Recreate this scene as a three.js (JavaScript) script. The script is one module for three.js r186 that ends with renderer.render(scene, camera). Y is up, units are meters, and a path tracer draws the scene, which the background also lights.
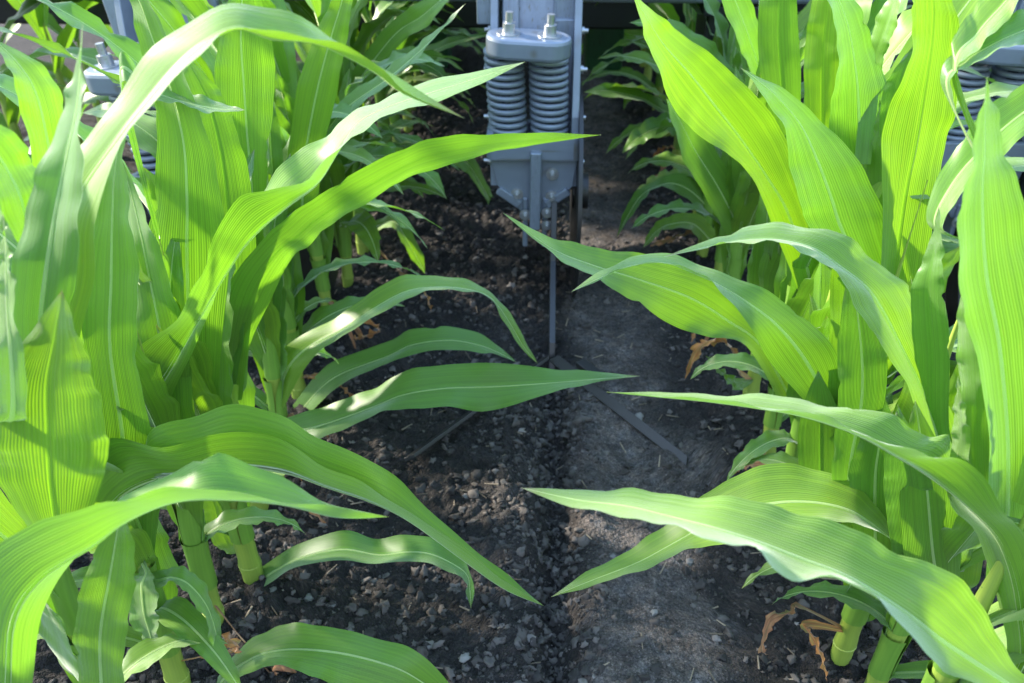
import * as THREE from 'three';
import { mergeGeometries, mergeVertices } from 'three/addons/utils/BufferGeometryUtils.js';
import { RoundedBoxGeometry } from 'three/addons/geometries/RoundedBoxGeometry.js';
import { ImprovedNoise } from 'three/addons/math/ImprovedNoise.js';

// ------------------------------------------------------------------ camera, sky, sun, exposure
const W = 1024, H = 683, FOCAL = 861;
const scene = new THREE.Scene();
const camera = new THREE.PerspectiveCamera(2 * Math.atan(H / 2 / FOCAL) * 180 / Math.PI, W / H, 0.05, 2000);
camera.position.set(0, 0.88, 0);
camera.rotation.order = 'YXZ';
camera.rotation.set(-34 * Math.PI / 180, 2 * Math.PI / 180, 0);
camera.updateMatrixWorld(true);
camera.focus = 0.78;
camera.userData.fStop = 9;

const sunDir = new THREE.Vector3(-0.84, 0.40, -0.36).normalize();
// hazy summer sky: pale near the horizon, bluer overhead, a broad glow round the sun
{
  const w = 512, h = 256, d = new Float32Array(w * h * 4);
  for (let j = 0; j < h; j++) for (let i = 0; i < w; i++) {
    const el = ((j + 0.5) / h - 0.5) * Math.PI, az = ((i + 0.5) / w - 0.5) * 2 * Math.PI;
    const dx = Math.cos(el) * Math.cos(az), dy = Math.sin(el), dz = Math.cos(el) * Math.sin(az);
    const t = Math.pow(Math.max(0, dy), 0.55), c = Math.max(0, dx * sunDir.x + dy * sunDir.y + dz * sunDir.z);
    const glow = 0.35 * Math.pow(c, 6) + 0.5 * Math.pow(c, 40), k = 4 * (j * w + i);
    const col = dy < 0 ? [0.10, 0.10, 0.09] : [0.54 - 0.31 * t + glow, 0.60 - 0.21 * t + glow * 0.96, 0.70 - 0.03 * t + glow * 0.88];
    d[k] = col[0]; d[k + 1] = col[1]; d[k + 2] = col[2]; d[k + 3] = 1;
  }
  const t = new THREE.DataTexture(d, w, h, THREE.RGBAFormat, THREE.FloatType);
  t.mapping = THREE.EquirectangularReflectionMapping; t.magFilter = t.minFilter = THREE.LinearFilter; t.colorSpace = THREE.LinearSRGBColorSpace; t.needsUpdate = true;
  scene.background = t; scene.environment = t;
}
const sun = new THREE.DirectionalLight(new THREE.Color(1, 0.92, 0.78), 3.5);
sun.name = 'sun';
sun.position.copy(sunDir).multiplyScalar(8).add(new THREE.Vector3(0, 0, -1.2));
sun.target.position.set(0, 0, -1.2);
sun.castShadow = true;
sun.shadow.radius = 8;
sun.shadow.mapSize.set(4096, 4096);
Object.assign(sun.shadow.camera, { left: -4, right: 4, top: 4, bottom: -4, near: 0.5, far: 20 });
scene.add(sun, sun.target);

const renderer = new THREE.WebGLRenderer({ antialias: true });
renderer.setSize(W, H);
renderer.toneMapping = THREE.LinearToneMapping;
renderer.toneMappingExposure = 4.25;
renderer.shadowMap.enabled = true;

// ------------------------------------------------------------------ helpers
let seed = 20240611;
function rnd() { seed = (seed + 0x6D2B79F5) | 0; let t = Math.imul(seed ^ (seed >>> 15), 1 | seed); t = (t + Math.imul(t ^ (t >>> 7), 61 | t)) ^ t; return ((t ^ (t >>> 14)) >>> 0) / 4294967296; }
const rr = (a, b) => a + (b - a) * rnd();
const V = (x, y, z) => new THREE.Vector3(x, y, z);
const clamp = (x, a = 0, b = 1) => Math.min(b, Math.max(a, x));
const smooth = (a, b, x) => { const t = clamp((x - a) / (b - a)); return t * t * (3 - 2 * t); };
const lerp = (a, b, t) => a + (b - a) * t;
const perlin = new ImprovedNoise();
const noise = (x, y, z = 0.37) => perlin.noise(x, y, z);
function fbm(x, y, o = 4, z = 0.37) { let s = 0, a = 1, f = 1; for (let i = 0; i < o; i++) { s += a * noise(x * f, y * f, z + i * 7.3); a *= 0.5; f *= 2.07; } return s; }
const taken = {};
function numbered(n) { const k = taken[n] = (taken[n] ?? -1) + 1; return k ? n + '_' + String(k).padStart(3, '0') : n; }
function ray(px, py) {            // a photo pixel as a direction from the eye, one metre deep along the view axis
  return V((px - W / 2) / FOCAL, (H / 2 - py) / FOCAL, -1).applyEuler(camera.rotation);
}
const EYE = camera.position.clone();
const at = (px, py, d) => ray(px, py).multiplyScalar(d).add(EYE);
const onZ = (px, py, z) => (z - EYE.z) / ray(px, py).z;     // depth at which that direction meets the plane z
function onGround(px, py, y = 0) { const r = ray(px, py); return r.multiplyScalar((y - EYE.y) / r.y).add(EYE); }
function mesh(name, geo, mat, parent = scene) {
  const m = new THREE.Mesh(geo, mat);
  m.name = parent === scene ? numbered(name) : name;
  m.castShadow = m.receiveShadow = true;
  parent.add(m);
  return m;
}
function thing(name, label, category, pos = [0, 0, 0], group) {
  const g = new THREE.Group(); g.name = numbered(name); g.position.set(...pos); scene.add(g);
  g.userData = { label, category }; if (group) g.userData.group = group;
  return g;
}
function dataTex(w, h, fn, srgb = false) {
  const d = new Uint8Array(w * h * 4);
  for (let j = 0; j < h; j++) for (let i = 0; i < w; i++) {
    const c = fn(i / w, j / h, i, j), k = 4 * (j * w + i);
    d[k] = clamp(c[0]) * 255; d[k + 1] = clamp(c[1]) * 255; d[k + 2] = clamp(c[2]) * 255; d[k + 3] = 255;
  }
  const t = new THREE.DataTexture(d, w, h); t.wrapS = t.wrapT = THREE.RepeatWrapping;
  t.magFilter = THREE.LinearFilter; t.minFilter = THREE.LinearMipmapLinearFilter; t.generateMipmaps = true;
  if (srgb) t.colorSpace = THREE.SRGBColorSpace;
  t.needsUpdate = true; return t;
}

// ------------------------------------------------------------------ soil
const FUR = 0.027;                         // line of the shank slot
function soilShape(x, z) {
  let y = 0.018 * fbm(x * 2.2, z * 2.2, 3) + 0.010 * fbm(x * 9, z * 9, 3, 4.1);
  const ax = Math.abs(x - FUR);
  y += 0.022 * smooth(0.20, 0.36, ax) * (1 - smooth(0.40, 0.62, ax));          // a little hilling along the rows
  const cut = smooth(-1.32, -1.12, z);                                          // slot left behind by the shank
  const wob = 0.012 * noise(0.3, z * 6) + 0.008 * noise(4.3, z * 22) + 0.004 * noise(8.3, z * 60);
  const s = (x - FUR - wob) / 0.024;
  y -= 0.046 * cut * Math.exp(-s * s);
  y += 0.010 * cut * Math.exp(-((x - FUR - 0.055) ** 2) / 0.0006) + 0.007 * cut * Math.exp(-((x - FUR + 0.06) ** 2) / 0.0009);
  const crust = smooth(0.05, 0.09, x) * (1 - smooth(0.20, 0.29, x));
  const rough = 1 - 0.75 * crust;
  y += rough * (0.012 * Math.abs(fbm(x * 26, z * 26, 2, 9.2)) + 0.009 * fbm(x * 48, z * 48, 2, 2.2) + 0.0075 * Math.abs(noise(x * 88, z * 88, 5.5)) + 0.004 * noise(x * 150, z * 150));
  return y;
}
const soilMap = dataTex(1024, 1024, (u, v) => {
  const T = 2 * Math.PI, cx = Math.cos(u * T), sx = Math.sin(u * T), cy = Math.cos(v * T), sy = Math.sin(v * T);
  const n = (f, o) => perlin.noise(cx * f + o, sx * f + cy * f, sy * f + o * 2);
  let g = 0.56 + 0.16 * n(3, 1) + 0.16 * n(11, 5) + 0.20 * n(31, 9) + 0.22 * n(70, 3);
  const spk = n(52, 17); if (spk > 0.42) g += (spk - 0.42) * 1.6;
  const br = 0.05 * n(6, 21);
  return [g * (1.0 + br), g * 0.96, g * (0.94 - br)];
}, true);
const soilBump = dataTex(1024, 1024, (u, v) => {
  const T = 2 * Math.PI, cx = Math.cos(u * T), sx = Math.sin(u * T), cy = Math.cos(v * T), sy = Math.sin(v * T);
  const n = (f, o) => perlin.noise(cx * f + o, sx * f + cy * f, sy * f + o * 2);
  const g = 0.5 + 0.3 * n(20, 2) + 0.3 * Math.abs(n(45, 8)) + 0.25 * n(90, 4); return [g, g, g];
});
const soilMat = new THREE.MeshStandardMaterial({ map: soilMap, bumpMap: soilBump, bumpScale: 0.010, roughness: 0.95, vertexColors: true, color: 0xffffff });
{
  const axis = (lo, hi, step, far) => { const a = []; for (let v = lo; v <= hi + 1e-9; v += step) a.push(v); let s = step, p = hi, q = lo; const up = [], dn = []; while (p < far) { s *= 1.5; p += s; up.push(p); q -= s; dn.unshift(q); } return [...dn, ...a, ...up]; };
  const xs = axis(-0.62, 0.62, 0.0055, 600), zs = axis(-2.9, -0.36, 0.0062, 600);
  const nx = xs.length, nz = zs.length, P = new Float32Array(nx * nz * 3), C = new Float32Array(nx * nz * 3), U = new Float32Array(nx * nz * 2), I = [];
  for (let j = 0; j < nz; j++) for (let i = 0; i < nx; i++) {
    const x = xs[i], z = zs[j], k = j * nx + i, far = Math.max(Math.abs(x), Math.abs(z + 1.6));
    P[3 * k] = x; P[3 * k + 1] = soilShape(x, z) * (1 - smooth(6, 20, far)); P[3 * k + 2] = z;
    U[2 * k] = x / 0.55; U[2 * k + 1] = z / 0.55;
    // dry grey crust beside the slot, darker freshly turned soil elsewhere
    let dry = smooth(0.045, 0.10, x + 0.03 * fbm(x * 9, z * 9, 3, 1.1)) * (1 - smooth(0.17, 0.27, x + 0.07 * fbm(x * 5, z * 5, 3, 3.1)));
    dry *= 0.55 + 0.6 * clamp(0.5 + fbm(x * 16, z * 16, 4, 6.6));
    dry += 0.30 * clamp(fbm(x * 7, z * 7, 4, 8.8)) ;
    dry = clamp(dry);
    C[3 * k] = lerp(0.066, 0.37, dry); C[3 * k + 1] = lerp(0.057, 0.338, dry); C[3 * k + 2] = lerp(0.053, 0.322, dry);
  }
  for (let j = 0; j < nz - 1; j++) for (let i = 0; i < nx - 1; i++) { const a = j * nx + i; I.push(a, a + nx, a + 1, a + 1, a + nx, a + nx + 1); }
  const g = new THREE.BufferGeometry();
  g.setAttribute('position', new THREE.BufferAttribute(P, 3)); g.setAttribute('color', new THREE.BufferAttribute(C, 3)); g.setAttribute('uv', new THREE.BufferAttribute(U, 2));
  g.setIndex(I); g.computeVertexNormals();
  const m = mesh('soil_ground', g, soilMat); m.userData = { kind: 'structure', label: 'dark crumbly cultivated soil between the corn rows' };
}
function clodGeo(det, amp, o) {
  let g = new THREE.IcosahedronGeometry(1, det); g.deleteAttribute('uv'); g.deleteAttribute('normal'); g = mergeVertices(g); const p = g.attributes.position;
  for (let i = 0; i < p.count; i++) { const v = V(p.getX(i), p.getY(i), p.getZ(i)).normalize(); const k = 1 + amp * noise(v.x * 1.7 + o, v.y * 1.7, v.z * 1.7 + o) + amp * 0.5 * noise(v.x * 4 + o, v.y * 4, v.z * 4); v.multiplyScalar(k); p.setXYZ(i, v.x, v.y * 0.8, v.z); }
  g.computeVertexNormals(); return g;
}
const clodMat = new THREE.MeshStandardMaterial({ roughness: 0.95, color: 0xffffff });
for (const [k, n] of [[0, 7000], [1, 7000], [2, 6000]]) {
  const im = new THREE.InstancedMesh(clodGeo(1, 1.25, 3.1 + k * 5), clodMat, n); im.name = numbered('soil_crumbs');
  im.userData = { kind: 'stuff', label: ['loose dark soil crumbs scattered over the ground', 'rounded grey soil crumbs scattered over the ground', 'flat brown soil crumbs scattered over the ground'][k], category: 'soil crumbs' };
  im.castShadow = im.receiveShadow = true;
  const M = new THREE.Matrix4(), q = new THREE.Quaternion(), c = new THREE.Color();
  for (let i = 0; i < n; i++) {
    let x, z, t = 0;
    do { z = -0.40 - 2.2 * Math.pow(rnd(), 1.5); x = rr(-0.55, 0.55); t = smooth(0.05, 0.09, x) * (1 - smooth(0.2, 0.28, x)); } while (rnd() < 0.66 * t);
    if (i % 9 === 0) { x = FUR + (rnd() + rnd() - 1) * 0.10; z = -0.40 - 0.8 * rnd(); }
    const s = 0.0011 + 0.0062 * Math.pow(rnd(), 3.6) + (rnd() < 0.008 ? rr(0.002, 0.007) : 0);
    q.setFromEuler(new THREE.Euler(rr(0, 6), rr(0, 6), rr(0, 6)));
    M.compose(V(x, soilShape(x, z) - s * 0.1, z), q, V(s * rr(0.8, 1.35), s * rr(0.6, 1), s * rr(0.8, 1.3)));
    im.setMatrixAt(i, M);
    const b = 0.055 * Math.exp(rr(-0.55, 0.75)) * (rnd() < 0.03 ? 2.2 : 1); im.setColorAt(i, c.setRGB(b * 1.08, b * 0.93, b * 0.84));
  }
  scene.add(im);
}
// straw and root bits
{
  const n = 420, g = new THREE.CylinderGeometry(0.0009, 0.0006, 1, 5), im = new THREE.InstancedMesh(g, new THREE.MeshStandardMaterial({ roughness: 0.9, color: 0xffffff }), n);
  im.name = 'straw_litter'; im.userData = { kind: 'stuff', label: 'thin tan straw and root bits scattered on the soil', category: 'straw' }; im.castShadow = im.receiveShadow = true;
  const M = new THREE.Matrix4(), q = new THREE.Quaternion(), c = new THREE.Color();
  for (let i = 0; i < n; i++) {
    const x = rr(-0.5, 0.5), z = -0.42 - 1.9 * Math.pow(rnd(), 1.3);
    q.setFromEuler(new THREE.Euler(Math.PI / 2 + rr(-0.25, 0.25), rr(0, 6.28), 0, 'YXZ'));
    M.compose(V(x, soilShape(x, z) + 0.0015, z), q, V(rr(0.7, 1.6), rr(0.006, 0.026), rr(0.7, 1.6))); im.setMatrixAt(i, M);
    const b = rr(0.10, 0.30); im.setColorAt(i, c.setRGB(b * 1.05, b * 0.82, b * 0.58));
  }
  scene.add(im);
}
// pale pebbles
{
  const pm = [[0.20, 0.185, 0.17], [0.13, 0.12, 0.115], [0.17, 0.145, 0.13]].map(c => new THREE.MeshStandardMaterial({ color: new THREE.Color().setRGB(...c), roughness: 0.7 }));
  const pg = [0, 1, 2].map(k => clodGeo(2, 0.55, 11 + k * 4));
  const spots = [[310, 603, 9], [334, 613, 6], [429, 652, 10], [465, 668, 9], [466, 492, 6], [530, 640, 8], [639, 420, 9], [612, 558, 6], [583, 683, 9], [275, 601, 8], [255, 547, 9], [398, 268, 8], [470, 600, 8], [690, 560, 7], [716, 640, 7], [655, 610, 6], [424, 300, 6], [440, 232, 6]];
  spots.forEach(([px, py, s], i) => {
    const p = onGround(px, py, 0.006), m = mesh('pebble', pg[i % 3], pm[i % 3]);
    const r = s / 2 * p.distanceTo(EYE) / FOCAL;
    m.position.set(p.x, soilShape(p.x, p.z) + r * 0.35, p.z); m.scale.set(r * 1.25, r * 0.8, r); m.rotation.y = i * 1.3;
    m.userData = { label: 'small pale pebble lying on the dark soil', category: 'pebble', group: 'pale pebbles on the soil' };
  });
}

// ------------------------------------------------------------------ corn: materials
function leafTex(seedN, contrast) {
  return dataTex(256, 512, (u, v) => {
    const s = Math.abs(u - 0.5) * 2;
    const wave = 0.004 * Math.sin(v * 6.28 * 2 + seedN);
    const q = (u + wave) * 46 + seedN * 3;
    const vein = Math.pow(clamp(0.5 + 0.95 * noise(q * 0.83, v * 0.5, seedN + 40)), 2) * 1.3;
    const band = noise(q * 0.55, v * 0.7, seedN) + 0.6 * noise(q * 1.9, v * 1.6, seedN + 3);
    const blot = noise(u * 5, v * 7, seedN + 8) * 0.6 + noise(u * 16, v * 20, seedN + 5) * 0.35;
    let g = 0.80 + contrast * (0.13 * band + 0.10 * (vein - 0.3)) + 0.06 * blot;
    let r = g + contrast * 0.05 * (vein - 0.3) + 0.03 * blot, b = g;
    const edge = smooth(0.972, 0.995, s); r += 0.14 * edge; g += 0.10 * edge; b += 0.14 * edge;
    const rib = 1 - smooth(0.0, 0.035, s); r += 0.10 * rib; g += 0.08 * rib; b += 0.2 * rib;
    const tipd = smooth(0.955, 1.0, v + 0.012 * noise(u * 9, v * 40, seedN)) * (seedN > 3 ? 1 : 0.4); r += 0.25 * tipd; g -= 0.28 * tipd; b += 0.3 * tipd;
    const n = noise(u * 40, v * 70, seedN + 31); if (n > 0.58) { const f = clamp((n - 0.58) * 9); r += 0.16 * f; g += 0.01 * f; b += 0.22 * f; }
    const st = noise(u * 60, v * 5, seedN + 61); if (st > 0.55 && noise(u * 3, v * 6, seedN + 70) > 0.15) { r += 0.10; g += 0.05; b += 0.14; }
    return [r, g, b];
  }, false);
}
const leafBump = dataTex(256, 256, (u, v) => {
  const q = u * 34, vein = Math.pow(0.5 + 0.5 * Math.cos(q * 6.283), 2);
  const g = 0.4 + 0.35 * vein + 0.25 * noise(q * 0.6, v * 1.5, 2) + 0.10 * noise(u * 6, v * 9, 7); return [g, g, g];
});
const LT = [leafTex(1.3, 1), leafTex(5.7, 1.15), leafTex(9.2, 0.85)];
function leafMat(c, k, trans, coat = 1, cr = 0.38) {
  return new THREE.MeshPhysicalMaterial({ color: new THREE.Color().setRGB(...c), map: LT[k], bumpMap: leafBump, bumpScale: 0.0006, roughness: 1, specularIntensity: 0.5, ior: 1.5,
    transmission: trans, thickness: 0, clearcoat: coat, clearcoatRoughness: cr, sheen: 0.85, sheenColor: new THREE.Color(0.92, 0.97, 0.95), sheenRoughness: 0.55, side: THREE.DoubleSide });
}
const tones = [leafMat([0.190, 0.430, 0.013], 0, 0.52), leafMat([0.148, 0.375, 0.017], 2, 0.52), leafMat([0.235, 0.470, 0.008], 1, 0.54), leafMat([0.212, 0.450, 0.010], 0, 0.54), leafMat([0.170, 0.405, 0.014], 1, 0.52)];
const LEAF = { lime: tones, mid: tones, dark: tones };      // every leaf of the crop takes one of the same few greens
const ribMat = { lime: new THREE.MeshPhysicalMaterial({ color: new THREE.Color().setRGB(0.84, 0.95, 0.55), roughness: 1, specularIntensity: 0.3, transmission: 0.85, thickness: 0, clearcoat: 0.5, clearcoatRoughness: 0.35, side: THREE.DoubleSide }) };
ribMat.mid = ribMat.dark = ribMat.lime;
const stalkTex = dataTex(128, 256, (u, v) => { const q = noise(u * 26, v * 1.5, 4) * 0.14 + noise(u * 60, v * 3, 9) * 0.08 + 0.08 * noise(u * 4, v * 6, 2); return [0.86 + q * 1.3, 0.86 + q, 0.84 + q]; });
const stalkMat = new THREE.MeshPhysicalMaterial({ map: stalkTex, color: new THREE.Color().setRGB(0.30, 0.42, 0.06), roughness: 0.5, clearcoat: 0.4, clearcoatRoughness: 0.3 });
const sheathMat = new THREE.MeshPhysicalMaterial({ map: stalkTex, color: new THREE.Color().setRGB(0.17, 0.34, 0.04), roughness: 0.5, clearcoat: 0.4, clearcoatRoughness: 0.35, side: THREE.DoubleSide });
const nodeMat = new THREE.MeshStandardMaterial({ color: new THREE.Color().setRGB(0.33, 0.42, 0.08), roughness: 0.6 });
const dryTex = dataTex(128, 256, (u, v) => { const n = 0.62 + 0.3 * noise(u * 18, v * 3, 2) + 0.35 * noise(u * 4, v * 8, 5); const g = clamp(noise(u * 3, v * 4, 8) * 1.4); return [n + 0.15 - 0.35 * g, n * 0.86 + 0.05 * g, n * 0.7]; });
const dryMat = new THREE.MeshPhysicalMaterial({ map: dryTex, color: new THREE.Color().setRGB(0.56, 0.34, 0.11), roughness: 1, transmission: 0.3, thickness: 0, side: THREE.DoubleSide });
LEAF.dry = [dryMat];
const dryPale = new THREE.MeshPhysicalMaterial({ map: dryTex, color: new THREE.Color().setRGB(0.42, 0.27, 0.15), roughness: 1, transmission: 0.2, thickness: 0, side: THREE.DoubleSide });

LEAF.dry.push(dryPale); ribMat.dry = dryPale;
// ------------------------------------------------------------------ corn: leaf surface from stations of midrib and two edges
const CR = (p0, p1, p2, p3, t) => { const t2 = t * t, t3 = t2 * t; return 0.5 * (2 * p1 + (p2 - p0) * t + (2 * p0 - 5 * p1 + 4 * p2 - p3) * t2 + (3 * p1 - p0 - 3 * p2 + p3) * t3); };
function spline(pts, s) {
  const n = pts.length - 1, k = Math.min(n - 1, Math.floor(s * n)), t = s * n - k, g = i => pts[clamp(i, 0, n)];
  const [a, b, c, d] = [g(k - 1), g(k), g(k + 1), g(k + 2)];
  return V(CR(a.x, b.x, c.x, d.x, t), CR(a.y, b.y, c.y, d.y, t), CR(a.z, b.z, c.z, d.z, t));
}
function leafGeometry(m, a, b, { n = 40, across = 5, ruffle = 0.004, cup = 0.10, freq = 5, ph = 0 } = {}) {
  const P = [], U = [], I = [], cols = 2 * across + 1, rib = [];
  let last = null; const nib = []; if (ph % 1 < 0.45) for (let i = 0; i < 3; i++) nib.push([0.25 + 0.6 * ((ph * (3.7 + i * 2.3)) % 1), ((ph * (7 + i)) % 1) < 0.5 ? -1 : 1, 0.05 + 0.13 * ((ph * 5.1 * (i + 1)) % 1)]);
  for (let i = 0; i <= n; i++) {
    const s = i / n, M = spline(m, s), A = spline(a, s), B = spline(b, s);
    const T = spline(m, Math.min(1, s + 0.01)).sub(spline(m, Math.max(0, s - 0.01))).normalize();
    let N = B.clone().sub(A).cross(T); if (N.lengthSq() < 1e-12) N = last ? last.clone() : V(0, 1, 0); N.normalize();
    if (last && N.dot(last) < 0) N.negate(); last = N.clone();
    const wid = A.distanceTo(B);
    for (let j = 0; j < cols; j++) {
      const e = (j - across) / across, k = Math.abs(e); let cutin = 1; if (k === 1) for (const [ns, sd, dp] of nib) if (sd * e > 0) cutin -= dp * Math.exp(-(((s - ns) / 0.014) ** 2)); const q = M.clone().lerp(e < 0 ? A : B, k * cutin);
      q.addScaledVector(N, cup * wid * 0.5 * (k - k * k));
      const side = e < 0 ? 0 : 1.9;
      const fade = smooth(0.05, 0.3, s) * (1 - smooth(0.85, 1, s));
      q.addScaledVector(N, ruffle * fade * Math.pow(k, 1.6) * (Math.sin(s * freq * 6.283 + ph + side * 1.7) + 0.5 * Math.sin(s * freq * 14.1 + ph * 2 + side)));
      P.push(q.x, q.y, q.z); U.push((e + 1) / 2, s);
    }
    rib.push([M, T, N, B.clone().sub(A).normalize()]);
    if (i) for (let j = 0; j < cols - 1; j++) { const o = (i - 1) * cols + j; I.push(o, o + 1, o + cols, o + 1, o + cols + 1, o + cols); }
  }
  const g = new THREE.BufferGeometry();
  g.setAttribute('position', new THREE.Float32BufferAttribute(P, 3)); g.setAttribute('uv', new THREE.Float32BufferAttribute(U, 2)); g.setIndex(I); g.computeVertexNormals();
  return { g, rib };
}
function ribGeometry(rib, r0 = 0.0017) {          // a low ridge along the upper face
  const P = [], I = [], K = 5, n = rib.length, up = rib[Math.floor(n * 0.5)][2].y < 0 ? -1 : 1;
  rib.forEach(([M, T, N], i) => {
    const s = i / (n - 1), w = r0 * (1.15 - s) * (1 - smooth(0.9, 1, s)) + 0.00012, S = N.clone().cross(T).normalize();
    for (let k = 0; k < K; k++) { const c = k / (K - 1) * 3.1416; const q = M.clone().addScaledVector(S, Math.cos(c) * w).addScaledVector(N, up * (0.0001 + Math.sin(c) * w * 0.5)); P.push(q.x, q.y, q.z); }
    if (i) for (let k = 0; k < K - 1; k++) { const o = (i - 1) * K; I.push(o + k, o + k + 1, o + K + k, o + k + 1, o + K + k + 1, o + K + k); }
  });
  const g = new THREE.BufferGeometry(); g.setAttribute('position', new THREE.Float32BufferAttribute(P, 3)); g.setIndex(I); g.computeVertexNormals(); return g;
}
function addLeaf(plant, m, a, b, kind, opt = {}) {
  const o = plant.group.position;
  const sh = p => p.map(v => v.clone().sub(o));
  const { g, rib } = leafGeometry(sh(m), sh(a), sh(b), { ph: rr(0, 6), freq: rr(3.5, 6.5), ...opt });
  const mats = LEAF[kind], l = mesh('leaf', g, mats[Math.floor(rnd() * mats.length)], plant.group);
  if (opt.rib !== 0) mesh('midrib', ribGeometry(rib, opt.rib), ribMat[kind], l);
  return l;
}
// a leaf that starts at height y of its stalk and arches over: az = compass direction, e0 / e1 = slope at base and tip
function archLeaf(plant, y, az, e0, e1, len, hw, kind, opt = {}) {
  const n = 9, m = [], a = [], b = []; let p = plant.on(y); const twist = opt.twist ?? rr(-0.5, 0.5);
  for (let i = 0; i <= n; i++) {
    const s = i / n, e = lerp(e0, e1, Math.pow(s, opt.bend ?? 1.3)), z = az + (opt.swerve ?? 0) * s;
    const T = V(Math.cos(e) * Math.cos(z), Math.sin(e), Math.cos(e) * Math.sin(z));
    const side = V(-Math.sin(z), 0, Math.cos(z)).applyAxisAngle(T, twist * s + (opt.roll ?? 0));
    const up = side.clone().cross(T).normalize(); if (up.y < 0 && e < 1.2) up.negate();
    const w = hw * Math.min(1, 0.32 + 2.1 * s) * Math.pow(Math.max(0, 1 - Math.pow(s, 2.3)), 0.8) + 0.0004, v = (opt.vee ?? 0.28) * (1 - 0.5 * s);
    m.push(p.clone()); a.push(p.clone().addScaledVector(side, -w * 0.96).addScaledVector(up, w * v)); b.push(p.clone().addScaledVector(side, w * 0.96).addScaledVector(up, w * v));
    p = p.clone().addScaledVector(T, len / n); p.y = Math.max(p.y, 0.012);
  }
  return addLeaf(plant, m, a, b, kind, { n: 26, across: 4, ruffle: hw * 0.14, ...opt });
}
// traced leaf: stations [ax, ay, bx, by (, mx, my)] of the two edges (and the midrib), base first, then the tip. dz: how far it leaves the plane of its stalk.
function traced(plant, kind, hw, tilt, dz, st, tip, opt = {}) {
  const m = [], a = [], b = [], n = st.length, zAt = s => { const k = Math.min(dz.length - 2, Math.floor(s * (dz.length - 1))), t = s * (dz.length - 1) - k; return plant.z + lerp(dz[k], dz[k + 1], t); };
  const [ax0, ay0, bx0, by0] = st[0]; const d0 = onZ((ax0 + bx0) / 2, (ay0 + by0) / 2, zAt(0)), root = at((ax0 + bx0) / 2, (ay0 + by0) / 2, d0);
  const foot = plant.on(clamp(root.y - 0.03, 0.01, plant.h));
  st.forEach(([ax, ay, bx, by, mx, my], i) => {
    const s = i / n, given = mx !== undefined, cx = given ? mx : (ax + bx) / 2, cy = given ? my : (ay + by) / 2;
    const d = onZ(cx, cy, zAt(s)), px = d / FOCAL, w = hw * Math.min(1, 0.45 + 1.6 * s) * Math.pow(1 - Math.pow(s, 2.4), 0.75);
    let da, db;
    if (given) {
      da = Math.sqrt(Math.max(0, w * w - (Math.hypot(ax - cx, ay - cy) * px) ** 2)); db = Math.sqrt(Math.max(0, w * w - (Math.hypot(bx - cx, by - cy) * px) ** 2));
    } else da = db = 0.5 * Math.sqrt(Math.max(0, 4 * w * w - (Math.hypot(bx - ax, by - ay) * px) ** 2));
    const ta = Array.isArray(tilt) ? lerp(tilt[0], tilt[1], s) : tilt;
    const A = at(ax, ay, d + da * ta), B = at(bx, by, d - db * ta), M = at(cx, cy, d);
    if (!given) {
      const T = at(...(i < n - 1 ? [(st[i + 1][0] + st[i + 1][2]) / 2, (st[i + 1][1] + st[i + 1][3]) / 2] : tip), onZ(...(i < n - 1 ? [(st[i + 1][0] + st[i + 1][2]) / 2, (st[i + 1][1] + st[i + 1][3]) / 2] : tip), zAt((i + 1) / n))).sub(M);
      const N = B.clone().sub(A).cross(T).normalize(); if (N.y < 0) N.negate();
      const c = (opt.vee ?? 0.22) * w * Math.abs(N.y); M.addScaledVector(N, -c);
    }
    m.push(M); a.push(A); b.push(B);
  });
  const t = at(...tip, onZ(...tip, zAt(1))); m.push(t); a.push(t.clone()); b.push(t.clone());
  const side = b[0].clone().sub(a[0]).normalize().multiplyScalar(0.008);
  if (foot.distanceTo(m[0]) > 0.012) { m.unshift(foot); a.unshift(foot.clone().sub(side)); b.unshift(foot.clone().add(side)); }
  return addLeaf(plant, m, a, b, kind, { n: 64, across: 6, ruffle: 0.0016, cup: 0.12, ...opt });
}

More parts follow.
